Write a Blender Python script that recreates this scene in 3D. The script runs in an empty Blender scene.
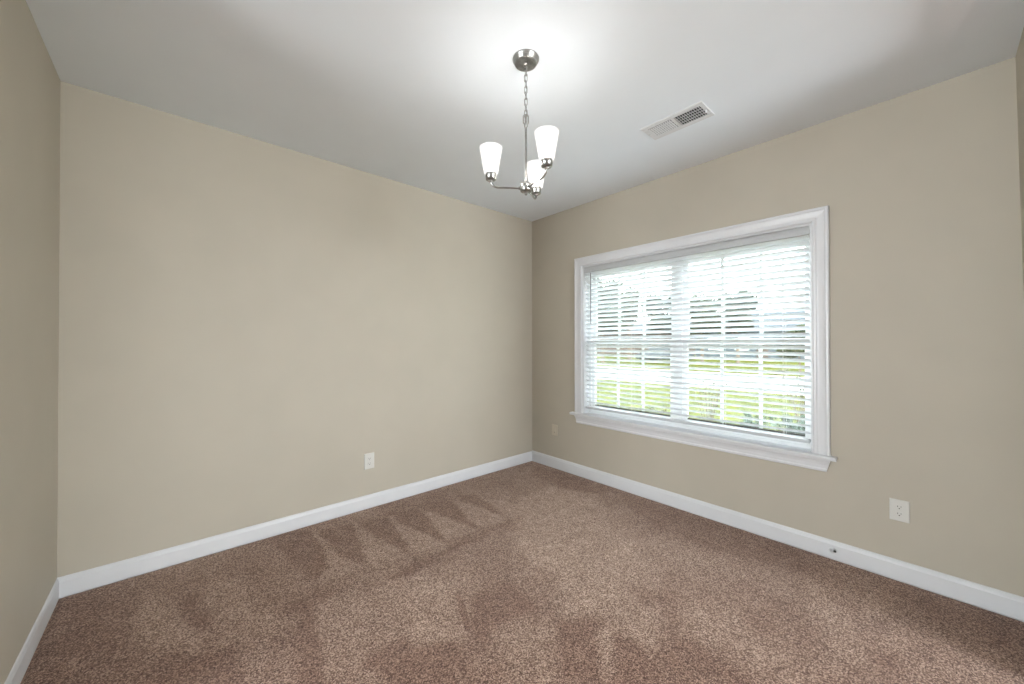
import bpy, bmesh, math, random
import numpy as np
from mathutils import Vector, Matrix
random.seed(7)
PI = math.pi
sc = bpy.context.scene
C = sc.collection

# ------------------------------------------------------------ camera
f, yaw, pitch, roll = 378.42, 0.848375, 0.006741, -0.000904
cam = bpy.data.cameras.new('camera'); cam_o = bpy.data.objects.new('camera', cam); C.objects.link(cam_o)
cam.sensor_width = 36; cam.lens = f / 1024 * 36; cam.clip_start = 0.02; cam.clip_end = 300
cam.shift_x = 3.895 / 1024; cam.shift_y = -1.354 / 1024
fw = Vector((math.cos(yaw)*math.cos(pitch), math.sin(yaw)*math.cos(pitch), math.sin(pitch)))
rt = fw.cross(Vector((0, 0, 1))).normalized(); up = rt.cross(fw)
r2 = rt*math.cos(roll) + up*math.sin(roll); u2 = -rt*math.sin(roll) + up*math.cos(roll)
m = Matrix((r2, u2, -fw)).transposed().to_4x4(); m.translation = Vector((-3.0877, -3.0861, 1.33819))
cam_o.matrix_world = m
sc.camera = cam_o
CAM = Vector((-3.0877, -3.0861, 1.33819))

# ------------------------------------------------------------ light
sc.view_settings.view_transform = 'Standard'; sc.view_settings.look = 'None'
sc.view_settings.gamma = 1; sc.view_settings.use_curve_mapping = False
sc.view_settings.exposure = 0.14
SKY = 9.5; SUN = 12; FILL_W = 215; FILL_S = 280; BULB = 112
w = bpy.data.worlds.new('sky'); sc.world = w; w.use_nodes = True
nt = w.node_tree; nt.nodes.clear()
out = nt.nodes.new('ShaderNodeOutputWorld'); bg = nt.nodes.new('ShaderNodeBackground')
tc = nt.nodes.new('ShaderNodeTexCoord'); sep = nt.nodes.new('ShaderNodeSeparateXYZ'); rp = nt.nodes.new('ShaderNodeValToRGB')
nt.links.new(tc.outputs['Generated'], sep.inputs[0]); nt.links.new(sep.outputs['Z'], rp.inputs[0])
rp.color_ramp.elements[0].position = 0.0; rp.color_ramp.elements[0].color = (1, 1, 1, 1)
rp.color_ramp.elements[1].position = 0.8; rp.color_ramp.elements[1].color = (.80, .90, 1, 1)
nt.links.new(rp.outputs[0], bg.inputs['Color']); bg.inputs['Strength'].default_value = SKY
nt.links.new(bg.outputs[0], out.inputs[0])
def light(name, kind, loc, direction, energy, color=(1, 1, 1), **k):
    l = bpy.data.lights.new(name, kind); l.energy = energy; l.color = color
    for a, b in k.items(): setattr(l, a, b)
    o = bpy.data.objects.new(name, l); C.objects.link(o); o.location = loc
    o.rotation_euler = Vector(direction).to_track_quat('-Z', 'Y').to_euler()
    return o
light('sun', 'SUN', (-5, -5, 12), (.50, .35, -.80), SUN, (1, .96, .88), angle=.012)
# added fill light, placed at made-up windows of the unseen side rooms
light('added_hall_fill', 'AREA', (-8.43, -2.1, 1.45), (1, 0, .12), FILL_W, (.89, .96, 1), shape='RECTANGLE', size=2.2, size_y=1.9)
light('added_kitchen_fill', 'AREA', (-1.3, -8.43, 1.45), (0, 1, .05), FILL_S, (.91, .965, 1), shape='RECTANGLE', size=2.6, size_y=1.9)

# ------------------------------------------------------------ materials
def principled(name, col, rough=.6, metal=0, spec=.5):
    mt = bpy.data.materials.new(name); mt.use_nodes = True
    b = mt.node_tree.nodes['Principled BSDF']
    b.inputs['Base Color'].default_value = (*col, 1); b.inputs['Roughness'].default_value = rough
    b.inputs['Metallic'].default_value = metal; b.inputs['Specular IOR Level'].default_value = spec
    return mt
def noise_mat(name, c1, c2, scale=8, detail=3, rough=.6, metal=0, spec=.5, bump=0, bscale=None, lo=.35, hi=.65, stretch=None, bdist=.01):
    mt = principled(name, c1, rough, metal, spec); n = mt.node_tree; b = n.nodes['Principled BSDF']
    t = n.nodes.new('ShaderNodeTexCoord'); src = t.outputs['Object']
    if stretch:
        mp = n.nodes.new('ShaderNodeMapping'); mp.inputs['Scale'].default_value = stretch
        n.links.new(src, mp.inputs[0]); src = mp.outputs[0]
    z = n.nodes.new('ShaderNodeTexNoise'); z.inputs['Scale'].default_value = scale; z.inputs['Detail'].default_value = detail
    n.links.new(src, z.inputs['Vector'])
    r = n.nodes.new('ShaderNodeValToRGB'); e = r.color_ramp.elements
    e[0].position = lo; e[0].color = (*c1, 1); e[1].position = hi; e[1].color = (*c2, 1)
    n.links.new(z.outputs[0], r.inputs[0]); n.links.new(r.outputs[0], b.inputs['Base Color'])
    if bump:
        z2 = n.nodes.new('ShaderNodeTexNoise'); z2.inputs['Scale'].default_value = bscale or scale; z2.inputs['Detail'].default_value = 2
        n.links.new(src, z2.inputs['Vector'])
        bp = n.nodes.new('ShaderNodeBump'); bp.inputs['Strength'].default_value = bump; bp.inputs['Distance'].default_value = bdist
        n.links.new(z2.outputs[0], bp.inputs['Height']); n.links.new(bp.outputs[0], b.inputs['Normal'])
    return mt
WALLC = (.464, .4225, .350)
M = {}
M['wall'] = noise_mat('beige_wall_paint', WALLC, tuple(c*1.03 for c in WALLC), 3, 2, .55, spec=.3, bump=.12, bscale=260, bdist=.001)
M['ceiling'] = noise_mat('flat_ceiling_paint', (.80, .845, .89), (.815, .86, .905), 3, 2, .9, spec=.1, bump=.15, bscale=180, bdist=.001)
M['trim'] = noise_mat('white_trim_paint', (.66, .665, .685), (.68, .685, .705), 6, 2, .32, spec=.5)
M['vinyl'] = principled('white_vinyl', (.84, .85, .86), .35)
M['nickel'] = noise_mat('brushed_nickel', (.30, .298, .29), (.44, .437, .425), 30, 3, .33, metal=1, stretch=(1, 1, 12))
M['vent'] = principled('white_register_enamel', (.68, .685, .70), .45)
M['dark'] = principled('duct_dark', (.035, .035, .038), .8)
M['plate'] = principled('ivory_plate_plastic', (.62, .61, .575), .35)
M['plate_beige'] = principled('beige_plate_plastic', (.56, .505, .41), .4)
M['slot'] = principled('slot_dark', (.06, .058, .052), .7)
M['steel'] = principled('plated_steel', (.55, .55, .56), .3, 1)
M['cord'] = principled('white_blind_cord', (.8, .8, .8), .8)
M['wand'] = principled('clear_grey_wand', (.20, .205, .21), .25)
M['outer'] = noise_mat('exterior_siding', (.5, .48, .44), (.55, .53, .5), 4)
# blind slats: white faux wood that lets a little daylight through
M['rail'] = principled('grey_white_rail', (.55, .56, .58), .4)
M['valance'] = principled('shaded_white_valance', (.47, .48, .49), .4)  # white valance, greyed: the shade it hangs in is put into its colour
def slat_mat():
    mt = bpy.data.materials.new('white_slat_vinyl'); mt.use_nodes = True; n = mt.node_tree
    b = n.nodes['Principled BSDF']; b.inputs['Base Color'].default_value = (.87, .88, .90, 1); b.inputs['Roughness'].default_value = .35
    t = n.nodes.new('ShaderNodeBsdfTranslucent'); t.inputs['Color'].default_value = (.85, .88, .92, 1)
    mx = n.nodes.new('ShaderNodeMixShader'); mx.inputs[0].default_value = .18
    n.links.new(b.outputs[0], mx.inputs[1]); n.links.new(t.outputs[0], mx.inputs[2])
    n.links.new(mx.outputs[0], n.nodes['Material Output'].inputs['Surface']); return mt
M['slat'] = slat_mat()
def glass_mat():
    mt = bpy.data.materials.new('window_glass'); mt.use_nodes = True; n = mt.node_tree; n.nodes.clear()
    o = n.nodes.new('ShaderNodeOutputMaterial'); t = n.nodes.new('ShaderNodeBsdfTransparent'); g = n.nodes.new('ShaderNodeBsdfGlossy')
    t.inputs[0].default_value = (.96, .98, .97, 1); g.inputs['Roughness'].default_value = .01
    mx = n.nodes.new('ShaderNodeMixShader'); mx.inputs[0].default_value = .05
    n.links.new(t.outputs[0], mx.inputs[1]); n.links.new(g.outputs[0], mx.inputs[2]); n.links.new(mx.outputs[0], o.inputs[0]); return mt
M['glass'] = glass_mat()
def shade_mat():
    # frosted glass of a lamp that is switched on
    mt = bpy.data.materials.new('lit_frosted_glass'); mt.use_nodes = True; n = mt.node_tree; n.nodes.clear()
    o = n.nodes.new('ShaderNodeOutputMaterial'); t = n.nodes.new('ShaderNodeBsdfTransparent'); e = n.nodes.new('ShaderNodeEmission')
    t.inputs[0].default_value = (.55, .54, .53, 1); e.inputs['Color'].default_value = (1, .985, .96, 1); e.inputs['Strength'].default_value = .60
    g = n.nodes.new('ShaderNodeBsdfGlossy'); g.inputs['Roughness'].default_value = .35
    ad = n.nodes.new('ShaderNodeAddShader'); mx = n.nodes.new('ShaderNodeMixShader'); mx.inputs[0].default_value = .05
    n.links.new(t.outputs[0], ad.inputs[0]); n.links.new(e.outputs[0], ad.inputs[1])
    n.links.new(ad.outputs[0], mx.inputs[1]); n.links.new(g.outputs[0], mx.inputs[2]); n.links.new(mx.outputs[0], o.inputs[0]); return mt
M['shade'] = shade_mat()
def bulb_mat():
    mt = bpy.data.materials.new('lit_bulb'); mt.use_nodes = True; n = mt.node_tree; n.nodes.clear()
    o = n.nodes.new('ShaderNodeOutputMaterial'); e = n.nodes.new('ShaderNodeEmission')
    e.inputs['Color'].default_value = (1, .98, .95, 1); e.inputs['Strength'].default_value = BULB
    n.links.new(e.outputs[0], o.inputs[0]); return mt
M['bulb'] = bulb_mat()
def carpet_mat():
    mt = bpy.data.materials.new('cut_pile_carpet'); mt.use_nodes = True; n = mt.node_tree; L = n.links
    b = n.nodes['Principled BSDF']; b.inputs['Roughness'].default_value = .95; b.inputs['Specular IOR Level'].default_value = .1
    b.inputs['Sheen Weight'].default_value = .15; b.inputs['Sheen Roughness'].default_value = .6
    t = n.nodes.new('ShaderNodeTexCoord')
    def noise(s, d, r=.5):
        z = n.nodes.new('ShaderNodeTexNoise'); z.inputs['Scale'].default_value = s; z.inputs['Detail'].default_value = d
        z.inputs['Roughness'].default_value = r; L.new(t.outputs['Object'], z.inputs['Vector']); return z
    z0_ = noise(190, 2, .7)
    vo = n.nodes.new('ShaderNodeTexVoronoi'); vo.inputs['Scale'].default_value = 235; L.new(t.outputs['Object'], vo.inputs['Vector'])
    sx_ = n.nodes.new('ShaderNodeSeparateColor'); L.new(vo.outputs['Color'], sx_.inputs[0])
    z1 = n.nodes.new('ShaderNodeMix'); z1.data_type = 'FLOAT'; z1.inputs[0].default_value = .55
    L.new(z0_.outputs[0], z1.inputs[2]); L.new(sx_.outputs[0], z1.inputs[3])
    r1 = n.nodes.new('ShaderNodeValToRGB'); e = r1.color_ramp.elements
    e[0].position = .22; e[0].color = (.100, .046, .028, 1); e[1].position = .78; e[1].color = (.74, .545, .43, 1)
    e2 = e.new(.5); e2.color = (.305, .195, .143, 1)
    L.new(z1.outputs[0], r1.inputs[0])
    # nap: which way the pile was last brushed, plus painted falloff near the camera
    at = n.nodes.new('ShaderNodeAttribute'); at.attribute_name = 'nap_falloff'
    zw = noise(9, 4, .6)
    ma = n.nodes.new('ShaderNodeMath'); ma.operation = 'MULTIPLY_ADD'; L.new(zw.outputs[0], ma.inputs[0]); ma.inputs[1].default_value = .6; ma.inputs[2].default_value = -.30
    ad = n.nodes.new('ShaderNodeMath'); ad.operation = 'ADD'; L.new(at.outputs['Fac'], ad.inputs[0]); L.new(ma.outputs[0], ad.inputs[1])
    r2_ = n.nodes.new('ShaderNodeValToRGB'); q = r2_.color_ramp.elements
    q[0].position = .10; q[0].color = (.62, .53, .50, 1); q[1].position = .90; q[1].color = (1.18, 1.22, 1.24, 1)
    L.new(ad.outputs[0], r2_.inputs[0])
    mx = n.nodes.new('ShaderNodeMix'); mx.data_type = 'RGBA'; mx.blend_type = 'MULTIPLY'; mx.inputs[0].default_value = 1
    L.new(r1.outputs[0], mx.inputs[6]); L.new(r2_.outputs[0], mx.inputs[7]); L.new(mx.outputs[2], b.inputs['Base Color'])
    bp = n.nodes.new('ShaderNodeBump'); bp.inputs['Strength'].default_value = .35; bp.inputs['Distance'].default_value = .004
    L.new(z1.outputs[0], bp.inputs['Height']); L.new(bp.outputs[0], b.inputs['Normal'])
    return mt
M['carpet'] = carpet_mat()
M['lawn'] = noise_mat('lawn_grass', (0.0313, 0.0386, 0.0005), (0.0720, 0.0745, 0.0015), 2.2, 8, .9, spec=.1, bump=.6, bscale=40, bdist=.05)
M['concrete'] = noise_mat('pale_concrete', (0.2040, 0.1972, 0.1904), (0.2584, 0.2516, 0.2448), 3, 4, .9)
M['bark'] = noise_mat('tree_bark', (.08, .055, .04), (.17, .13, .10), 12, 4, .9)
M['leaf_a'] = noise_mat('leaves_dark_green', (0.0058, 0.0144, 0.0048), (0.0168, 0.0312, 0.0086), 5, 3, .6)
M['leaf_b'] = noise_mat('leaves_mid_green', (0.0144, 0.0240, 0.0058), (0.0432, 0.0576, 0.0144), 5, 3, .6)
M['leaf_c'] = noise_mat('leaves_shrub_green', (0.0058, 0.0216, 0.0086), (0.0240, 0.0528, 0.0216), 14, 3, .45)
M['leaf_d'] = noise_mat('leaves_olive_red', (0.0288, 0.0192, 0.0096), (0.0528, 0.0528, 0.0168), 14, 3, .5)
M['brick'] = noise_mat('house_brick', (0.0528, 0.0336, 0.0288), (0.0768, 0.0576, 0.0480), 6, 4, .85)
M['siding'] = noise_mat('house_siding', (0.0480, 0.0624, 0.0768), (0.0624, 0.0768, 0.0912), 2, 3, .8)
M['roof'] = noise_mat('house_shingles', (0.0240, 0.0298, 0.0384), (0.0360, 0.0432, 0.0528), 14, 4, .9)
M['hglass'] = principled('house_window_glass', (.06, .08, .10), .1)
M['car'] = principled('dark_car_paint', (.05, .06, .075), .25)
M['tyre'] = principled('tyre_rubber', (.02, .02, .02), .8)

# ------------------------------------------------------------ helpers
def obj(name, bm, mat, parent=None, smooth=False, bevel=0, auto=None):
    me = bpy.data.meshes.new(name); bmesh.ops.recalc_face_normals(bm, faces=bm.faces); bm.to_mesh(me); bm.free()
    if smooth:
        for p in me.polygons: p.use_smooth = True
    me.materials.append(mat)
    o = bpy.data.objects.new(name, me); C.objects.link(o)
    if parent is not None: o.parent = parent
    if bevel:
        b = o.modifiers.new('bevel', 'BEVEL'); b.width = bevel; b.segments = 2; b.limit_method = 'ANGLE'; b.angle_limit = math.radians(40)
    if smooth:
        md = o.modifiers.new('split', 'EDGE_SPLIT'); md.split_angle = math.radians(38)
    return o
def structure(name, bm, mat, parent=None, **k):
    o = obj(name, bm, mat, parent, **k)
    if parent is None: o['kind'] = 'structure'
    return o
def thing(name, label, cat, loc, group=None, rz=0):
    o = bpy.data.objects.new(name, None); C.objects.link(o); o.location = loc; o.rotation_euler = (0, 0, rz); o.empty_display_size = .1
    o['label'] = label; o['category'] = cat
    if group: o['group'] = group
    return o
def box(bm, x0, x1, y0, y1, z0, z1, mat=None):
    r = bmesh.ops.create_cube(bm, size=1)
    M4 = Matrix.Translation(((x0+x1)/2, (y0+y1)/2, (z0+z1)/2)) @ Matrix.Diagonal((abs(x1-x0), abs(y1-y0), abs(z1-z0), 1))
    if mat: M4 = mat @ M4
    bmesh.ops.transform(bm, matrix=M4, verts=r['verts']); return r['verts']
def prism(bm, pts, a, b, fn):
    """closed 2D profile pts extruded between a and b; fn(u,v,t)->point"""
    A = [bm.verts.new(fn(u, v, a)) for u, v in pts]; B = [bm.verts.new(fn(u, v, b)) for u, v in pts]
    n = len(pts)
    for i in range(n): bm.faces.new((A[i], A[(i+1) % n], B[(i+1) % n], B[i]))
    bm.faces.new(A[::-1]); bm.faces.new(B)
def lathe(bm, prof, seg=40, mat=None, close=False):
    rings = []
    for r, z in prof:
        if r < 1e-6: rings.append([bm.verts.new((0, 0, z))])
        else: rings.append([bm.verts.new((r*math.cos(2*PI*i/seg), r*math.sin(2*PI*i/seg), z)) for i in range(seg)])
    pairs = list(zip(rings, rings[1:]))
    if close: pairs.append((rings[-1], rings[0]))
    for a, b in pairs:
        for i in range(seg):
            j = (i+1) % seg
            if len(a) == 1 and len(b) == 1: continue
            if len(a) == 1: bm.faces.new((a[0], b[i], b[j]))
            elif len(b) == 1: bm.faces.new((a[i], a[j], b[0]))
            else: bm.faces.new((a[i], a[j], b[j], b[i]))
    if mat: bmesh.ops.transform(bm, matrix=mat, verts=[v for r in rings for v in r])
def tube(bm, pts, r, seg=12, closed=False, caps=True):
    pts = [Vector(p) for p in pts]; n = len(pts); rings = []
    rad = r if callable(r) else (lambda i: r)
    t0 = (pts[1]-pts[0]).normalized(); nrm = t0.orthogonal().normalized()
    for i, p in enumerate(pts):
        if closed: t = (pts[(i+1) % n]-pts[i-1]).normalized()
        elif i == 0: t = t0
        elif i == n-1: t = (pts[-1]-pts[-2]).normalized()
        else: t = (pts[i+1]-pts[i-1]).normalized()
        nrm = (nrm - t*nrm.dot(t)).normalized(); bn = t.cross(nrm)
        rings.append([bm.verts.new(p + (nrm*math.cos(2*PI*k/seg) + bn*math.sin(2*PI*k/seg))*rad(i)) for k in range(seg)])
    for i in range(n if closed else n-1):
        a, b = rings[i], rings[(i+1) % n]
        for k in range(seg): bm.faces.new((a[k], a[(k+1) % seg], b[(k+1) % seg], b[k]))
    if not closed and caps: bm.faces.new(rings[0][::-1]); bm.faces.new(rings[-1])
def cyl(bm, p0, p1, r, seg=20): tube(bm, [p0, p1], r, seg)

# ------------------------------------------------------------ room shell
H = 2.74; X0 = -3.5494; YT, YB = -3.347, -3.385
T = .14
# window opening in the east wall
WY0, WY1, WZ0, WZ1 = -2.555, -.717, .61, 2.115
# floor: a fine grid carrying the nap of the carpet and a painted light falloff
GX0, GX1, GY0, GY1 = X0, 0.0, -3.5, 0.0
NX, NY = 240, 236
gx = np.linspace(GX0, GX1, NX); gy = np.linspace(GY0, GY1, NY)
XX, YY = np.meshgrid(gx, gy, indexing='ij')
rng = np.random.default_rng(3)
def smooth_noise(step, amp):
    nx, ny = int(3.6/step)+3, int(3.6/step)+3
    g = rng.normal(size=(nx, ny)); u = (XX-GX0)/step; v = (YY-GY0)/step
    i = u.astype(int); j = v.astype(int); a = u-i; b = v-j; a = a*a*(3-2*a); b = b*b*(3-2*b)
    return amp*((g[i, j]*(1-a)+g[i+1, j]*a)*(1-b)+(g[i, j+1]*(1-a)+g[i+1, j+1]*a)*b)
PX = XX + smooth_noise(.12, .008) + smooth_noise(.04, .004); PY = YY + smooth_noise(.12, .008) + smooth_noise(.04, .004)
nap_falloff = np.full(XX.shape, .46) + smooth_noise(.5, .05) + smooth_noise(.2, .06)
def poly(pts, val, soft=.05):
    """paint a brushed patch (floor metres) with a soft rim"""
    global nap_falloff
    P = np.array(pts, float); n = len(P); inside = np.zeros(XX.shape, bool); dist = np.full(XX.shape, 9.)
    for k in range(n):
        x1, y1 = P[k]; x2, y2 = P[(k+1) % n]
        c = ((y1 > PY) != (y2 > PY)) & (PX < (x2-x1)*(PY-y1)/((y2-y1) if y2 != y1 else 1e-9)+x1); inside ^= c
        L2 = (x2-x1)**2+(y2-y1)**2+1e-9; t = np.clip(((PX-x1)*(x2-x1)+(PY-y1)*(y2-y1))/L2, 0, 1)
        dist = np.minimum(dist, np.hypot(PX-x1-t*(x2-x1), PY-y1-t*(y2-y1)))
    sd = np.where(inside, dist, -dist); a = np.clip(sd/soft+.5, 0, 1); nap_falloff = nap_falloff*(1-a)+val*a
#NAP0
poly([(-3.52, -0.04), (-3.32, -0.05), (-3.39, -0.43), (-3.37, -0.85), (-3.54, -0.69)], 0.22, 0.315)
poly([(-3.2, -0.26), (-3.1, -0.47), (-2.99, -0.81), (-3.01, -0.92), (-3.18, -0.82), (-3.23, -0.55)], 0.72, 0.072)
poly([(-2.92, -0.34), (-2.82, -0.43), (-2.75, -0.75), (-2.63, -1.05), (-2.86, -1.04), (-2.97, -0.87), (-2.94, -0.75), (-3.0, -0.53)], 0.62, 0.081)
poly([(-3.09, -0.42), (-3.0, -0.44), (-2.94, -0.75), (-2.98, -0.82), (-3.03, -0.71)], 0.28, 0.054)
poly([(-3.11, -1.07), (-3.13, -0.9), (-3.0, -1.0), (-2.88, -1.02), (-2.88, -1.27)], 0.22, 0.072)
poly([(-2.57, -0.48), (-2.58, -0.01), (-2.35, -0.1), (-2.32, -0.58), (-2.45, -0.74), (-2.5, -0.77)], 0.22, 0.032)
poly([(-2.31, -0.5), (-2.32, -0.13), (-2.09, -0.22), (-2.2, -0.81)], 0.22, 0.032)
poly([(-2.04, -0.54), (-2.04, -0.2), (-1.86, -0.26), (-1.95, -0.89)], 0.22, 0.032)
poly([(-1.8, -0.59), (-1.81, -0.21), (-1.6, -0.29), (-1.71, -0.89)], 0.22, 0.032)
poly([(-1.52, -0.6), (-1.52, -0.24), (-1.32, -0.34), (-1.43, -0.88)], 0.22, 0.032)
poly([(-1.22, -0.62), (-1.23, -0.29), (-1.08, -0.39), (-1.19, -0.95)], 0.22, 0.032)
poly([(-2.33, -0.15), (-2.31, -0.54), (-2.21, -0.82), (-2.48, -0.79), (-2.5, -0.75), (-2.39, -0.69)], 0.7, 0.027)
poly([(-2.08, -0.23), (-2.2, -0.81), (-1.96, -0.9), (-2.04, -0.54)], 0.7, 0.027)
poly([(-1.85, -0.27), (-1.94, -0.88), (-1.72, -0.9), (-1.8, -0.59)], 0.7, 0.027)
poly([(-1.59, -0.3), (-1.7, -0.89), (-1.44, -0.89), (-1.52, -0.6)], 0.7, 0.027)
poly([(-1.31, -0.35), (-1.41, -0.87), (-1.18, -0.93), (-1.22, -0.62)], 0.7, 0.027)
poly([(-1.07, -0.4), (-1.15, -0.93), (-0.92, -0.92), (-0.99, -0.67)], 0.7, 0.027)
poly([(-2.18, -1.0), (-1.91, -0.96), (-1.75, -0.97), (-1.18, -0.93), (-1.19, -0.98), (-1.76, -1.03), (-1.97, -1.06), (-2.17, -1.05)], 0.15, 0.045)
poly([(-2.25, -1.07), (-2.13, -1.04), (-2.0, -1.11), (-1.95, -1.36), (-2.01, -1.57), (-2.1, -1.68), (-2.17, -1.63), (-2.28, -1.57), (-2.28, -1.39)], 0.66, 0.036)
poly([(-2.55, -0.96), (-2.4, -0.97), (-2.26, -1.09), (-2.3, -1.42), (-2.49, -1.48), (-2.51, -1.6), (-2.64, -1.49), (-2.6, -1.24)], 0.58, 0.054)
poly([(-2.49, -1.49), (-2.31, -1.47), (-2.28, -1.57), (-2.15, -1.65), (-2.26, -1.83), (-2.45, -1.65)], 0.16, 0.054)
poly([(-2.6, -0.91), (-2.56, -0.95), (-2.64, -1.48), (-2.71, -1.42)], 0.2, 0.045)
poly([(-1.88, -1.43), (-1.67, -1.5), (-1.69, -1.77), (-1.9, -1.71), (-2.05, -1.77), (-2.04, -1.64)], 0.2, 0.045)
poly([(-1.99, -1.74), (-1.86, -1.72), (-1.71, -1.88), (-1.95, -2.1), (-2.07, -1.99), (-2.04, -1.88)], 0.6, 0.063)
poly([(-1.69, -1.89), (-1.53, -1.99), (-1.83, -2.2), (-1.94, -2.1)], 0.22, 0.072)
poly([(-1.96, -1.36), (-1.95, -1.41), (-2.04, -1.64), (-2.07, -1.64), (-2.02, -1.51)], 0.1, 0.018)
poly([(-1.3, -1.54), (-1.2, -1.79), (-1.31, -2.17), (-1.47, -2.3), (-1.58, -2.27), (-1.47, -2.02), (-1.65, -1.84)], 0.72, 0.09)
poly([(-1.6, -2.03), (-1.52, -2.07), (-1.73, -2.21), (-1.79, -2.18)], 0.74, 0.054)
poly([(-1.57, -2.11), (-1.53, -2.21), (-1.58, -2.31), (-1.69, -2.33), (-1.77, -2.25)], 0.18, 0.063)
poly([(-1.33, -2.25), (-1.29, -2.31), (-1.41, -2.57), (-1.62, -2.39), (-1.5, -2.3)], 0.25, 0.108)
poly([(-1.07, -2.21), (-0.95, -2.4), (-1.19, -2.69), (-1.31, -2.62), (-1.27, -2.46), (-1.3, -2.3)], 0.62, 0.108)
poly([(-0.83, -2.39), (-0.67, -2.59), (-0.9, -2.74), (-0.98, -2.61)], 0.3, 0.09)
poly([(-0.41, -2.56), (-0.38, -2.72), (-0.84, -2.84), (-1.08, -2.82), (-0.84, -2.73)], 0.62, 0.108)
poly([(-0.84, -0.69), (-0.41, -0.72), (-0.3, -1.09), (-0.6, -1.42), (-0.79, -1.81), (-1.08, -2.04), (-1.46, -1.71), (-1.39, -1.27)], 0.72, 0.108)
poly([(-0.11, -0.19), (-0.07, -0.72), (-0.11, -1.18), (-0.27, -1.07), (-0.41, -0.72), (-0.32, -0.27)], 0.25, 0.072)
poly([(-0.09, -1.19), (-0.02, -1.87), (-0.05, -2.59), (-0.32, -2.63), (-0.5, -2.06), (-0.49, -1.64)], 0.24, 0.135)
poly([(-0.01, -2.76), (-0.06, -3.1), (0.01, -3.51), (-0.42, -3.45), (-0.36, -3.27), (-0.31, -3.02)], 0.25, 0.135)
poly([(-1.3, -1.09), (-1.2, -1.17), (-1.29, -1.53), (-1.38, -1.61), (-1.45, -1.47)], 0.78, 0.054)
#NAP1
nap_falloff = nap_falloff + smooth_noise(.08, .03) - .28*np.clip((-XX-YY-3.0)/1.6, 0, 1)   # darker towards the camera: light falloff painted into the carpet tone
me = bpy.data.meshes.new('floor')
edge = np.minimum(np.minimum(XX-X0, -XX), np.minimum(-YY, YY+3.385))-.015   # the pile is tucked down along the baseboards
ZZ = -.008*np.clip(1-edge/.028, 0, 1)**2
vs = np.stack([XX.ravel(), YY.ravel(), ZZ.ravel()], 1)
ii, jj = np.meshgrid(np.arange(NX-1), np.arange(NY-1), indexing='ij'); a = (ii*NY+jj).ravel()
fc = np.stack([a, a+NY, a+NY+1, a+1], 1)
me.from_pydata(vs.tolist(), [], fc.tolist()); me.update()
at = me.attributes.new('nap_falloff', 'FLOAT', 'POINT'); at.data.foreach_set('value', nap_falloff.ravel().astype(np.float32))
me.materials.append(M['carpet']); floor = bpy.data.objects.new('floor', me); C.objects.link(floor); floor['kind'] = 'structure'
bm = bmesh.new(); box(bm, -8.6, .14, -8.6, .14, -.30, -.02); box(bm, -8.6, X0, -8.6, .14, -.02, 0); box(bm, X0, .14, -8.6, -3.5, -.02, 0)
structure('floor_slab', bm, M['carpet'])
bm = bmesh.new(); box(bm, -8.6, .14, -8.6, .14, H, H+.2); structure('ceiling', bm, M['ceiling'])

bm = bmesh.new(); box(bm, -8.6, .14, 0, T, 0, H); structure('wall_north', bm, M['wall'])
bm = bmesh.new()
box(bm, 0, T, WY1, 0, 0, H); box(bm, 0, T, -8.6, WY0, 0, H)
box(bm, 0, T, WY0, WY1, 0, WZ0); box(bm, 0, T, WY0, WY1, WZ1, H)
structure('wall_east', bm, M['wall'])
# west wall with a wide cased opening added out of view to let fill light in
bm = bmesh.new(); box(bm, X0-T, X0, -1.25, 0, 0, H); box(bm, X0-T, X0, -3.5, -3.2, 0, H); box(bm, X0-T, X0, -3.2, -1.25, 2.62, H)
structure('wall_west', bm, M['wall'])
# south wall leans out slightly towards the floor; wide unseen opening added for the fill light
bm = bmesh.new()
def spanel(xa, xb, za, zb):
    def yy(z): return YB + (YT-YB)*z/H
    prism(bm, [(yy(za), za), (yy(zb), zb), (-3.5, zb), (-3.5, za)], xa, xb, lambda u, v, t: (t, u, v))
spanel(-.55, 0, 0, H); spanel(X0, -2.9, 0, H); spanel(-2.9, -.55, 2.62, H)
structure('wall_south', bm, M['wall'])
# shell of unseen side rooms, added to hold the fill light
bm = bmesh.new(); box(bm, -8.6, -8.5, -8.6, -3.2, 0, H); box(bm, -8.6, -8.5, -1.0, 0, 0, H); box(bm, -8.6, -8.5, -3.2, -1.0, 0, .5); box(bm, -8.6, -8.5, -3.2, -1.0, 2.4, H)
structure('wall_added_hall_west', bm, M['wall'])
bm = bmesh.new(); box(bm, -8.5, -2.6, -8.6, -8.5, 0, H); box(bm, 0, .14, -8.6, -8.5, 0, H); box(bm, -2.6, 0, -8.6, -8.5, 0, .5); box(bm, -2.6, 0, -8.6, -8.5, 2.4, H)
structure('wall_added_kitchen_south', bm, M['wall'])
for nm, a in (('window_added_2', 'w'), ('window_added_3', 's')):  # unseen windows, added to frame the two fill lights
    fr = bmesh.new(); gl = bmesh.new()
    lo, hi = ((-3.2, -1.0) if a == 'w' else (-2.6, 0))
    def wb(b_, u0, u1, z0, z1, d0, d1):
        if a == 'w': box(b_, -8.6+d0, -8.6+d1, u0, u1, z0, z1)
        else: box(b_, u0, u1, -8.6+d0, -8.6+d1, z0, z1)
    for u0, u1, z0, z1 in ((lo, lo+.06, .5, 2.4), (hi-.06, hi, .5, 2.4), (lo+.06, hi-.06, .5, .56), (lo+.06, hi-.06, 2.34, 2.4), ((lo+hi)/2-.03, (lo+hi)/2+.03, .56, 2.34)): wb(fr, u0, u1, z0, z1, .02, .08)
    wb(gl, lo+.06, hi-.06, .56, 2.34, .045, .05)
    o = structure(nm, fr, M['vinyl']); structure('window_added_pane', gl, M['glass'], o)

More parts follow.
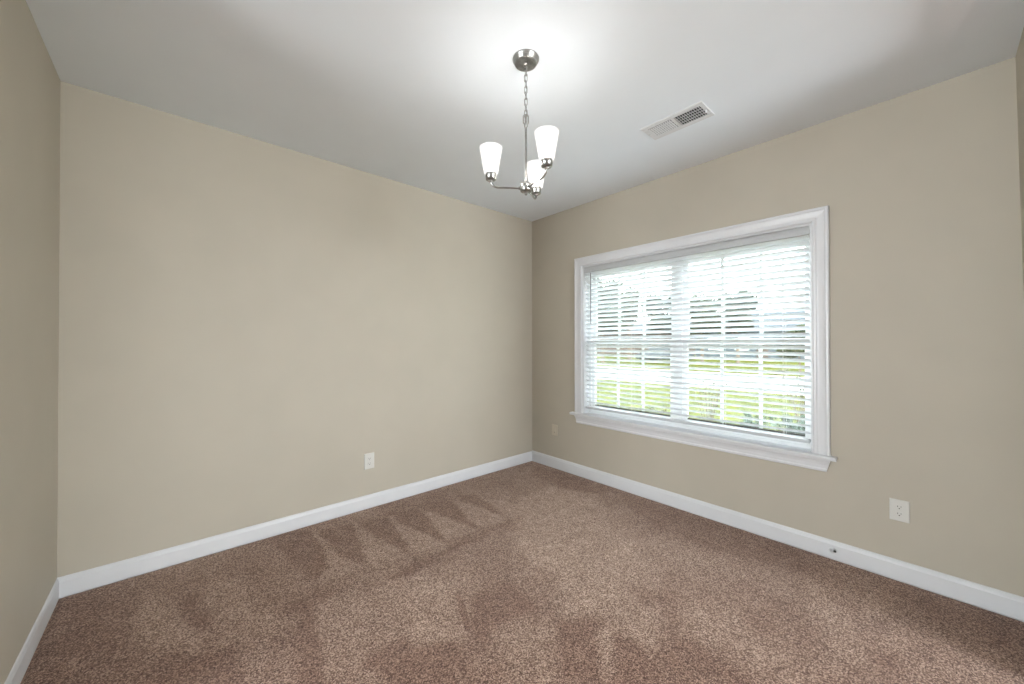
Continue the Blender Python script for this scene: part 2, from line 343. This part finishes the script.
# baseboards: square face with a rounded, stepped cap
BB = [(0, 0), (.015, 0), (.015, .083), (.0125, .088), (.0115, .094), (.008, .101), (.004, .106), (0, .107)]
def base(name, a, b, fn, k=0):
    bm = bmesh.new(); prism(bm, [(u, -.010 if v == 0 else v-k) for u, v in BB], a, b, fn); return structure(name, bm, M['trim'])
base('baseboard_north', X0, 0, lambda u, v, t: (t, -u, v), .007)
base('baseboard_east', -3.385, 0, lambda u, v, t: (-u, t, v))
base('baseboard_west', -1.25, 0, lambda u, v, t: (X0+u*.6, t, v), .009)
base('baseboard_south', -.55, 0, lambda u, v, t: (t, YB+.001+u, v))
bm = bmesh.new()
for y0, y1, z0, z1 in ((-1.25, -1.165, 0, 2.705), (-3.285, -3.2, 0, 2.705), (-3.2, -1.25, 2.62, 2.705)): box(bm, X0, X0+.018, y0, y1, z0, z1)
structure('trim_1', bm, M['trim'], bevel=.003)  # casing of the added west opening

# ------------------------------------------------------------ window in the east wall
win = bpy.data.objects.new('window_1', None); C.objects.link(win); win['kind'] = 'structure'; win.location = (0, -1.636, WZ0)
def wpart(name, bm, mat, parent=win, **k):
    o = obj(name, bm, mat, parent, **k)
    if parent is win: o.matrix_parent_inverse = Matrix.Translation(win.location).inverted()
    return o
# moulded casing, profile swept round three sides with mitres.  u = distance from the outer edge, v = thickness
CP = [(0, 0), (0, .020), (.006, .024), (.016, .024), (.022, .019), (.034, .0165), (.052, .0145), (.062, .015), (.066, .0185), (.078, .0185), (.085, .013), (.085, 0)]
bm = bmesh.new()
yo0, yo1, zo, zb = -2.640, -.632, 2.200, .632
rings = []
for k in range(4):
    R = []
    for u, v in CP:
        if k == 0: p = (-v, yo0+u, zb)
        elif k == 1: p = (-v, yo0+u, zo-u)
        elif k == 2: p = (-v, yo1-u, zo-u)
        else: p = (-v, yo1-u, zb)
        R.append(bm.verts.new(p))
    rings.append(R)
for a_, b_ in zip(rings, rings[1:]):
    for i in range(len(CP)): bm.faces.new((a_[i], a_[(i+1) % len(CP)], b_[(i+1) % len(CP)], b_[i]))
bm.faces.new(rings[0]); bm.faces.new(rings[-1][::-1])
wpart('window_casing', bm, M['trim'])
# jamb liner
bm = bmesh.new()
box(bm, 0, .14, WY0, WY0+.012, .632, WZ1); box(bm, 0, .14, WY1-.012, WY1, .632, WZ1); box(bm, 0, .14, WY0+.012, WY1-.012, WZ1-.012, WZ1)
wpart('jamb_liner', bm, M['trim'])
# stool with rounded nose and horns, apron with returned ends
bm = bmesh.new()
NP = [(-.045, .612), (-.050, .617), (-.050, .627), (-.045, .632), (0, .632), (0, .608), (-.045, .608)]
prism(bm, NP, -2.672, -.588, lambda u, v, t: (u, t, v)); box(bm, 0, .14, WY0+.001, WY1-.001, .61, .632)
wpart('window_stool', bm, M['trim'])
bm = bmesh.new()
AP = [(.0, .608, 0), (-.030, .608, 0), (-.030, .598, .002), (-.024, .590, .004), (-.018, .570, .009), (-.016, .548, .014), (-.020, .543, .016), (-.020, .532, .019), (-.012, .526, .022), (0, .524, .022)]
A_ = [bm.verts.new((x, -2.641+i, z)) for x, z, i in AP]; B_ = [bm.verts.new((x, -.633-i, z)) for x, z, i in AP]
for i in range(len(AP)): j = (i+1) % len(AP); bm.faces.new((A_[i], A_[j], B_[j], B_[i]))
bm.faces.new(A_[::-1]); bm.faces.new(B_)
wpart('window_apron', bm, M['trim'])
# vinyl frame and two double hung units side by side
bm = bmesh.new(); fx0, fx1 = .085, .14
y0, y1 = WY0+.012, WY1-.012; zt = WZ1-.012
MUL0, MUL1 = -1.680, -1.610
for a_, b_, c_, d_ in ((y0, y0+.020, .632, zt), (y1-.035, y1, .632, zt), (y0+.020, y1-.035, .632, .660), (y0+.020, y1-.035, zt-.035, zt), (MUL0, MUL1, .660, zt-.035)):
    box(bm, fx0, fx1, a_, b_, c_, d_)
wpart('window_frame', bm, M['vinyl'], bevel=.002)
for ya, yb in ((y0+.020, MUL0), (MUL1, y1-.035)):
    for lower in (True, False):
        if lower: xa, xb, za, zb_ = .092, .116, .660, 1.372
        else: xa, xb, za, zb_ = .117, .139, 1.322, zt-.035
        sa, sb, st, sbm = (.028 if ya < -2 else .036), .038, .045 if lower else .042, .048 if lower else .050
        bm = bmesh.new()
        box(bm, xa, xb, ya, ya+sa, za, zb_); box(bm, xa, xb, yb-sb, yb, za, zb_)
        box(bm, xa, xb, ya+sa, yb-sb, za, za+sbm); box(bm, xa, xb, ya+sa, yb-sb, zb_-st, zb_)
        s = wpart('window_sash', bm, M['vinyl'], bevel=.002)
        # flat grille bars between the panes
        g0, g1, h0, h1 = ya+sa, yb-sb, za+sbm, zb_-st
        xm = (xa+xb)/2
        for k in (1, 2):
            bm = bmesh.new(); yy_ = g0+(g1-g0)*k/3; box(bm, xm-.004, xm+.004, yy_-.011, yy_+.011, h0, h1)
            gb = obj('grille_bar', bm, M['vinyl'], s)
        for xg in (xm-.008, xm+.008):
            bm = bmesh.new(); box(bm, xg-.001, xg+.001, g0, g1, h0, h1); obj('pane', bm, M['glass'], s)
        if lower:
            bm = bmesh.new(); box(bm, xm-.011, xm-.002, g0, g1, h0, h0+.013); obj('glazing_gasket', bm, M['slot'], s)
            bm = bmesh.new(); box(bm, xa-.012, xa, (ya+yb)/2-.035, (ya+yb)/2+.035, zb_-.012, zb_-.002)
            obj('sash_lock', bm, M['vinyl'], s, bevel=.002)

# ------------------------------------------------------------ blind
bl = thing('window_blind', 'white horizontal slat blind, slats open, filling the large double window', 'window blind', (.035, -1.636, 2.10))
def bpart(name, bm, mat, parent=bl, **k):
    o = obj(name, bm, mat, parent, **k); o.matrix_parent_inverse = Matrix.Translation(bl.location).inverted(); return o
BY0, BY1 = WY0+.018, WY1-.018
bm = bmesh.new(); box(bm, .014, .066, BY0+.004, BY1-.004, 2.058, 2.100); bpart('headrail', bm, M['slat'], bevel=.002)
bm = bmesh.new()
VP = [(.000, 2.101), (.007, 2.101), (.007, 2.046), (.003, 2.043), (-.002, 2.047), (-.001, 2.058), (-.004, 2.070), (-.001, 2.090), (-.004, 2.096)]
prism(bm, VP, BY0, BY1, lambda u, v, t: (u+.006, t, v)); bpart('valance', bm, M['valance'])
PITCH = .0430; TILT = math.radians(TILT_DEG := 27); ZS = 2.038; NS = 31
bm = bmesh.new()
for k in range(NS):
    zc = ZS-k*PITCH
    tl = TILT
    prof = []
    for s in np.linspace(-1, 1, 7): prof.append((s*.025, .0013+.0020*(1-s*s)))
    for s in np.linspace(1, -1, 7): prof.append((s*.025, -.0013+.0020*(1-s*s)))
    ct, st_ = math.cos(tl), math.sin(tl)
    # inner (room) edge raised
    pts = [(.038+a_*ct+b_*st_, zc-a_*st_+b_*ct) for a_, b_ in prof]
    prism(bm, pts, BY0+.004, BY1-.004, lambda u, v, t: (u, t, v))
bpart('slats', bm, M['slat'])
ZBOT = ZS-NS*PITCH
bm = bmesh.new(); box(bm, .014, .062, BY0+.004, BY1-.004, ZBOT-.022, ZBOT); bpart('bottom_rail', bm, M['rail'], bevel=.004)
for yl in np.linspace(BY0+.14, BY1-.14, 5):
    bm = bmesh.new()
    for xl in (.0125, .0635): cyl(bm, (xl, yl, ZBOT), (xl, yl, 2.06), .0008, 6)
    cyl(bm, (.038, yl+.012, ZBOT), (.038, yl+.012, 2.06), .0009, 6)
    bpart('ladder_cord', bm, M['cord'])
bm = bmesh.new(); cyl(bm, (-.003, -.822, 2.035), (-.003, -.822, 1.530), .0042, 8); bpart('tilt_wand', bm, M['wand'])
bm = bmesh.new(); tube(bm, [(.009, -.822, 2.062), (-.003, -.822, 2.056), (-.003, -.822, 2.03)], .0025, 8); bpart('wand_hook', bm, M['steel'])
bm = bmesh.new(); box(bm, -.001, .05, BY0-.004, BY0-.0005, 2.056, 2.103); bpart('mounting_bracket', bm, M['steel'])

# ------------------------------------------------------------ chandelier
CX, CY = -1.794, -1.752
ch = thing('chandelier', 'brushed nickel three-light chandelier with lit frosted glass shades hanging on a chain', 'chandelier', (CX, CY, H))
def cpart(name, bm, mat, parent=ch, **k): return obj(name, bm, mat, parent, **k)
bm = bmesh.new()
lathe(bm, [(0, 0), (.064, 0), (.0655, -.004), (.0640, -.009), (.0595, -.014), (.0565, -.021), (.0545, -.0255), (.0515, -.0275), (.0495, -.0275), (.0485, -.0262), (0, -.0262)], 48)
can = cpart('canopy', bm, M['nickel'], smooth=True)
bm = bmesh.new(); lathe(bm, [(0, -.0255), (.014, -.0265), (.014, -.033), (.009, -.036), (.006, -.040), (0, -.040)], 24)
tube(bm, [(.0, .0095*math.sin(a_), -.047+.0095*math.cos(a_)) for a_ in np.linspace(0, 2*PI, 20, endpoint=False)], .0022, 8, closed=True)
obj('canopy_loop', bm, M['nickel'], can, smooth=True)
def link_pts(zc, ang, hl=.0185, hw=.0075):
    P = []
    for t in np.linspace(0, 2*PI, 24, endpoint=False):
        s, c = math.sin(t), math.cos(t)
        x = hw*math.copysign(abs(c)**.8, c); z = (hl-hw)*(1 if s > 0 else -1)*min(1, abs(s)*3)+hw*s
        P.append((x*math.cos(ang), x*math.sin(ang), zc+z))
    return P
zl = -.066; k = 0
bm = bmesh.new(); nlk = 8; span = (.272-.066)/(nlk-1)
for k in range(nlk): tube(bm, link_pts(zl-k*span, .4+k*PI/2), .0019, 8, closed=True)
cpart('chain', bm, M['nickel'], smooth=True)
bm = bmesh.new(); tube(bm, [(.004*math.cos(t), .004*math.sin(t), -.03-t*.0205) for t in np.linspace(0, 12.4, 40)], .0013, 6); cpart('power_cord', bm, M['wand'])
# coupling loop between chain and rod
bm = bmesh.new()
fr_ = Vector((math.sin(yaw), -math.cos(yaw), 0))
RP = [(-.012, -.284), (-.008, -.277), (.008, -.277), (.012, -.284), (.012, -.318), (.007, -.325), (-.007, -.325), (-.012, -.318)]
tube(bm, [(fr_.x*a_, fr_.y*a_, z) for a_, z in RP], .0034, 8, closed=True); lathe(bm, [(0, -.284), (.0055, -.284), (.0055, -.319), (0, -.319)], 14)
lathe(bm, [(0, -.320), (.009, -.321), (.009, -.334), (.006, -.340), (0, -.340)], 20)
cpart('coupling', bm, M['nickel'], smooth=True)
UP = .008
bm = bmesh.new(); lathe(bm, [(0, -.335), (.0055, -.335), (.0055, -.622), (0, -.622)], 20); cpart('rod', bm, M['nickel'], smooth=True)
UPM = Matrix.Translation((0, 0, UP))
bm = bmesh.new(); lathe(bm, [(0, -.618), (.010, -.618), (.012, -.625), (.026, -.627), (.029, -.631), (.029, -.660), (.026, -.664), (.012, -.666), (.007, -.672), (.007, -.680), (0, -.684)], 40, UPM)
cpart('hub', bm, M['nickel'], smooth=True)
# an arm runs from the hub along +x and turns up into its cup
ZA = -.648+UP
bm = bmesh.new()
P = [(.024, 0, ZA), (.09, 0, ZA)] + [(.138+.034*math.sin(t), 0, ZA+.034*(1-math.cos(t))) for t in np.linspace(0, PI/2, 12)] + [(.172, 0, ZA+.042)]
tube(bm, P, .0048, 12)
lathe(bm, [(0, 0), (.008, 0), (.008, .014), (0, .014)], 16, Matrix.Translation((.022, 0, ZA)) @ Matrix.Rotation(PI/2, 4, 'Y'))
arm_me = cpart('arm', bm, M['nickel'], smooth=True)
bm = bmesh.new(); RM = Matrix.Translation((.172, 0, 0))
lathe(bm, [(0, -.614), (.009, -.614), (.012, -.608), (.023, -.605), (.0255, -.602), (.0255, -.590), (.0270, -.588), (.0270, -.574), (.0255, -.572), (0, -.572)], 32, RM)
cup = obj('socket_cup', bm, M['nickel'], arm_me, smooth=True)
bm = bmesh.new()
lathe(bm, [(.0, -.5755), (.024, -.5755), (.0325, -.573), (.0355, -.566), (.0555, -.4505), (.0565, -.4475), (.055, -.447), (.0535, -.4505), (.0335, -.565), (.031, -.569), (0, -.5715)], 48, RM)
shd = obj('glass_shade', bm, M['shade'], arm_me, smooth=True)
bm = bmesh.new(); lathe(bm, [(0, -.570), (.012, -.569), (.014, -.552), (.020, -.535), (.0235, -.518), (.021, -.502), (.012, -.492), (0, -.489)], 20, RM)
blb = obj('bulb', bm, M['bulb'], arm_me, smooth=True)
# directions of the three arms, in the room
angs = []
for lat, dep in ((-.172, -.012), (.082, -.140), (.060, .153)):
    v = Vector((math.sin(yaw), -math.cos(yaw)))*lat + Vector((math.cos(yaw), math.sin(yaw)))*dep
    angs.append(math.atan2(v.y, v.x))
arm_me.rotation_euler.z = angs[0]
for a_ in angs[1:]:
    c = arm_me.copy(); C.objects.link(c); c.parent = ch; c.rotation_euler.z = a_
    for ch_ in (cup, shd, blb):
        d = ch_.copy(); C.objects.link(d); d.parent = c

# ------------------------------------------------------------ ceiling register
vt = thing('ceiling_vent', 'white two-way metal air vent set in the ceiling above the window', 'air vent', (-.708, -2.000, H))
bm = bmesh.new()
VX, VY = .098, .193
def ring(bm, x0, x1, y0, y1, X0_, X1_, Y0_, Y1_, z, Z):
    o_ = [bm.verts.new(p) for p in ((X0_, Y0_, Z), (X1_, Y0_, Z), (X1_, Y1_, Z), (X0_, Y1_, Z))]
    i_ = [bm.verts.new(p) for p in ((x0, y0, z), (x1, y0, z), (x1, y1, z), (x0, y1, z))]
    for k in range(4): bm.faces.new((o_[k], o_[(k+1) % 4], i_[(k+1) % 4], i_[k]))
LX = .060; BK = ((.012, .160), (-.166, -.012))
box(bm, -VX, -LX, -VY, VY, -.006, 0); box(bm, LX, VX, -VY, VY, -.006, 0)
box(bm, -LX, LX, BK[0][1], VY, -.006, 0); box(bm, -LX, LX, -VY, BK[1][0], -.006, 0); box(bm, -LX, LX, BK[1][1], BK[0][0], -.006, 0)
obj('frame', bm, M['vent'], vt, bevel=.003)
bm = bmesh.new(); box(bm, -LX, LX, -.168, .162, -.0012, -.0004); obj('duct_opening', bm, M['dark'], vt)
for bi, (ya, yb) in enumerate(BK):
    bm = bmesh.new(); n = 11
    for k in range(n):
        yc = ya+(yb-ya)*(k+.5)/n; an = math.radians(-14 if bi == 0 else 38)
        Mt = Matrix.Translation((0, yc, -.007)) @ Matrix.Rotation(an, 4, 'X')
        box(bm, -LX, LX, *((-.0047, .0047) if bi == 0 else (-.0055, .0055)), -.0005, .0005, Mt)
    for xx in (-.03, 0, .03): box(bm, xx-.0007, xx+.0007, ya, yb, -.0055, -.002)
    obj('louvers', bm, M['vent'], vt)
bm = bmesh.new(); box(bm, -.004, .004, -.184, -.176, -.022, -.005); box(bm, -.006, .006, -.181, -.179, -.026, -.014); obj('damper_lever', bm, M['vent'], vt, bevel=.001)
for s in (1, -1):
    bm = bmesh.new(); lathe(bm, [(0, -.0085), (.003, -.008), (.0042, -.006), (0, -.006)], 14, Matrix.Translation((0, s*.178+(0 if s > 0 else .016)*0, 0))); 
    if s > 0: obj('screw', bm, M['steel'], vt)
    else: bm.free()

# ------------------------------------------------------------ wall plates
def outlet(label, loc, rz, w_, h_, name='wall_outlet', group=None):
    """faces local -y"""
    t = thing(name, label, 'electrical outlet', loc, group, rz)
    bm = bmesh.new()
    a_, b_ = w_/2, h_/2
    o_ = [(-a_, -b_), (a_, -b_), (a_, b_), (-a_, b_)]
    V0 = [bm.verts.new((x, 0, z)) for x, z in o_]; V1 = [bm.verts.new((x, -.003, z)) for x, z in o_]
    V2 = [bm.verts.new((x*.93, -.0062, z*.95)) for x, z in o_]
    for A, B in ((V0, V1), (V1, V2)):
        for k in range(4): bm.faces.new((A[k], A[(k+1) % 4], B[(k+1) % 4], B[k]))
    bm.faces.new(V2); bm.faces.new(V0[::-1])
    obj('cover_plate', bm, M['plate'], t)
    for s in (1, -1):
        bm = bmesh.new(); zc = s*.0195; P = []
        for q in np.linspace(0, 2*PI, 28, endpoint=False):
            P.append((.0172*math.cos(q), zc+max(-.0135, min(.0135, .0172*math.sin(q)))))
        prism(bm, P, -.0060, -.0085, lambda u, v, t_: (u, t_, v)); r = obj('receptacle', bm, M['plate'], t)
        bm = bmesh.new()
        box(bm, -.0078, -.0054, -.0090, -.0084, zc-.001, zc+.0075); box(bm, .0054, .0078, -.0090, -.0084, zc+.0005, zc+.0075)
        lathe(bm, [(0, 0), (.003, 0), (.003, .0006), (0, .0006)], 12, Matrix.Translation((0, -.0084, zc-.0068)) @ Matrix.Rotation(PI/2, 4, 'X'))
        obj('slots', bm, M['slot'], r)
    bm = bmesh.new(); lathe(bm, [(0, .0012), (.002, .001), (.0032, 0), (0, 0)], 12, Matrix.Translation((0, -.0062, 0)) @ Matrix.Rotation(PI/2, 4, 'X')); obj('screw', bm, M['plate'], t)
    return t
outlet('white duplex outlet low on the long blank wall left of the corner', (-1.887, 0, .374), 0, .082, .128)
outlet('white duplex outlet on the window wall, to the right below the window', (0, -2.938, .388), -PI/2, .080, .120)
t = thing('cable_wall_plate', 'beige wall plate almost the wall colour, low between room corner and window', 'wall plate', (0, -.348, .400), rz=-PI/2)
bm = bmesh.new(); box(bm, -.040, .040, -.006, 0, -.058, .058); obj('cover_plate', bm, M['plate_beige'], t, bevel=.004)
bm = bmesh.new(); box(bm, -.017, .017, -.0085, -.006, -.033, .033); obj('insert', bm, M['plate_beige'], t, bevel=.0015)
bm = bmesh.new(); lathe(bm, [(0, 0), (.004, 0), (.004, .004), (.002, .004), (.002, .001), (0, .001)], 14, Matrix.Translation((0, -.0085, -.022)) @ Matrix.Rotation(PI/2, 4, 'X')); obj('socket', bm, M['slot'], t)
# small cable stub in the baseboard
t = thing('cable_connector', 'tiny round metal cable connector poking out of the right baseboard', 'cable connector', (-.015, -2.645, .050), rz=-PI/2); t.scale = (1.6, 1.6, 1.6)
bm = bmesh.new(); lathe(bm, [(0, 0), (.011, 0), (.0115, .002), (.009, .0035), (0, .004)], 20, Matrix.Rotation(PI/2, 4, 'X')); obj('collar', bm, M['vent'], t, smooth=True)
bm = bmesh.new(); lathe(bm, [(0, 0), (.0052, 0), (.0052, .016), (.0035, .018), (0, .018)], 16, Matrix.Translation((0, -.003, 0)) @ Matrix.Rotation(math.radians(70), 4, 'X') @ Matrix.Rotation(math.radians(32), 4, 'Y')); obj('plug', bm, M['steel'], t, smooth=True)
bm = bmesh.new(); lathe(bm, [(0, .018), (.0036, .018), (.0036, .024), (0, .024)], 12, Matrix.Translation((0, -.003, 0)) @ Matrix.Rotation(math.radians(70), 4, 'X') @ Matrix.Rotation(math.radians(32), 4, 'Y')); obj('tip', bm, M['slot'], t)

# ------------------------------------------------------------ outdoors
GZ = -.42
bm = bmesh.new(); box(bm, .14, 90, -70, 110, GZ-.3, GZ); structure('lawn', bm, M['lawn'])
bm = bmesh.new(); box(bm, 12.5, 21, -70, 110, GZ-.02, GZ+.015); structure('street', bm, M['concrete'])
def at(px, d):
    """ground point at depth d (metres along the view) in the direction seen at column px through the window"""
    v = fw.copy(); v.z = 0; v.normalize(); r_ = Vector((v.y, -v.x, 0))
    q = CAM + v*d + r_*((px-508.1)/f*d); return q.x, q.y
def leaves(bm, blobs, n, size, rs):
    for _ in range(n):
        cx_, cy_, cz_, rx, ry, rz = rs.choice(blobs)
        d = Vector((rs.gauss(0, 1), rs.gauss(0, 1), rs.gauss(0, 1))).normalized()*(rs.random()**.4)
        c = Vector((cx_+d.x*rx, cy_+d.y*ry, cz_+d.z*rz))
        a_ = Vector((rs.uniform(-1, 1), rs.uniform(-1, 1), rs.uniform(-1, 1))).normalized(); b_ = a_.orthogonal().normalized()
        b_ = (Matrix.Rotation(rs.uniform(0, 6.28), 3, a_) @ b_); s = size*rs.uniform(.6, 1.3)
        nn = a_.cross(b_)*s*.12
        v = [bm.verts.new(c-a_*s), bm.verts.new(c-b_*s*.42+nn), bm.verts.new(c+a_*s), bm.verts.new(c+b_*s*.42+nn)]
        bm.faces.new((v[0], v[1], v[2])); bm.faces.new((v[0], v[2], v[3]))
def tree(label, px, d, h, cr, mat, seed, leafn=4800, leaf=.18, group='trees beyond the lawn'):
    rs = random.Random(seed); x, y = at(px, d); t = thing('tree', label, 'tree', (x, y, GZ), group)
    bm = bmesh.new()
    tube(bm, [(0, 0, 0), (.05, .03, h*.25), (0, .08, h*.5), (.05, 0, h*.75)], lambda i: .16*h/7*(1-.22*i), 10)
    for k in range(5):
        a_ = k*1.3+seed; z = h*(.35+.08*k); tube(bm, [(0, .04, z), (cr*.3*math.cos(a_), cr*.3*math.sin(a_), z+h*.08), (cr*.6*math.cos(a_), cr*.6*math.sin(a_), z+h*.2)], lambda i: .05*(1-.3*i)*h/7, 6)
    obj('trunk', bm, M['bark'], t)
    bl_ = []
    for k in range(9):
        a_ = rs.uniform(0, 6.28); rr = cr*rs.uniform(.1, .7)
        bl_.append((rr*math.cos(a_), rr*math.sin(a_), h*rs.uniform(.42, .88), cr*.42, cr*.42, h*.13))
    bm = bmesh.new(); leaves(bm, bl_, leafn, leaf, rs); obj('foliage', bm, M[mat], t)
    return t
TR = [('bushy dark green tree at the far left edge of the window view', 603, 34, 8.0, 3.0, 'leaf_a'),
      ('light green tree, second from the left across the street', 629, 41, 8.6, 2.3, 'leaf_b'),
      ('dark green tree across the street, just left of the window mullion', 660, 36, 7.0, 2.0, 'leaf_a'),
      ('light green tree across the street, just right of the window mullion', 702, 33, 6.4, 2.1, 'leaf_b'),
      ('dark green tree in front of the blue grey house', 738, 29, 6.0, 1.6, 'leaf_a'),
      ('low bushy green tree at the far right edge of the window view', 800, 22, 2.9, 1.2, 'leaf_b')]
for i, (lb, px, d, h, cr, mt) in enumerate(TR): tree(lb, px, d, h, cr, mt, 11+i)
def shrub(label, px, d, h, r_, mat, seed, n=500, leaf=.035, group='shrubs outside the window'):
    rs = random.Random(seed); x, y = at(px, d); t = thing('shrub', label, 'shrub', (x, y, GZ), group)
    bm = bmesh.new()
    tips = []
    for k in range(12):
        a_ = rs.uniform(0, 6.28); q = r_*rs.uniform(.3, .95); hh = h*rs.uniform(.6, 1)
        tube(bm, [(0, 0, 0), (q*.4*math.cos(a_), q*.4*math.sin(a_), hh*.5), (q*math.cos(a_), q*math.sin(a_), hh)], lambda i: .010-.003*i, 5)
        tips += [(q*f_*math.cos(a_), q*f_*math.sin(a_), hh*g_, r_*.22, r_*.22, h*.10) for f_, g_ in ((1, 1), (.75, .8), (.5, .6))]
    obj('stems', bm, M['bark'], t)
    bm = bmesh.new(); leaves(bm, tips, n, leaf, rs); obj('foliage', bm, M[mat], t)
shrub('dense green leafy shrub outside the right end of the window', 800, 5.9, .62, .40, 'leaf_c', 31, 800, .040)
shrub('low green leafy shrub outside, just left of the dense shrub at the right end', 752, 6.5, .50, .34, 'leaf_c', 32, 600, .036)
shrub('sparse reddish olive shrub outside, just right of the window mullion', 708, 6.6, 1.15, .40, 'leaf_d', 33, 200, .028)
shrub('tall twiggy shrub with few leaves outside, behind the dense green one', 800, 7.6, 1.35, .45, 'leaf_d', 34, 200, .036)
shrub('low sparse shrub outside the left window unit', 655, 7.6, .50, .30, 'leaf_d', 35, 160, .026)
def house(label, px, d, w_, dp, h, wallm, rz):
    x, y = at(px, d); t = thing('house', label, 'house', (x, y, GZ), 'houses across the street', rz)
    bm = bmesh.new(); box(bm, -dp/2, dp/2, -w_/2, w_/2, 0, h); obj('walls', bm, M[wallm], t)
    bm = bmesh.new(); o_ = .4
    prism(bm, [(-dp/2-o_, h-.05), (0, h+dp*.24), (dp/2+o_, h-.05)], -w_/2-o_, w_/2+o_, lambda u, v, q: (u, q, v)); obj('roof', bm, M['roof'], t)
    for yy_ in (-w_*.36, -w_*.18, w_*.14, w_*.34):
        bm = bmesh.new(); box(bm, -dp/2-.06, -dp/2+.02, yy_-.65, yy_+.65, 1.0, 2.3); fr2 = obj('window_frame', bm, M['vinyl'], t)
        bm = bmesh.new(); box(bm, -dp/2-.08, -dp/2-.05, yy_-.57, yy_+.57, 1.08, 2.22); obj('pane', bm, M['hglass'], fr2)
    bm = bmesh.new(); box(bm, -dp/2-.06, -dp/2+.02, -.5, .5, .1, 2.2); obj('front_door', bm, M['brick'], t, bevel=.01)
house('blue grey sided house with dark shingle roof across the street, right part of the view', 775, 41, 13, 9, 3.3, 'siding', 0)
house('brick house with dark shingle roof across the street, left part of the view', 646, 62, 15, 9, 3.3, 'brick', 0)
# parked car by the far kerb
x, y = at(664, 33); t = thing('car', 'dark parked car across the street, seen left of the window mullion', 'car', (x, y, GZ), rz=PI/2)
bm = bmesh.new(); prism(bm, [(-2.2, .35), (2.2, .35), (2.25, .75), (1.4, .92), (.8, 1.42), (-.9, 1.45), (-1.7, .98), (-2.2, .9)], -.85, .85, lambda u, v, q: (u, q, v)); obj('body', bm, M['car'], t, bevel=.06)
for wx in (-1.4, 1.4):
    for wy in (-.8, .8):
        bm = bmesh.new(); cyl(bm, (wx, wy-.1, .33), (wx, wy+.1, .33), .33, 20); obj('wheel', bm, M['tyre'], t)
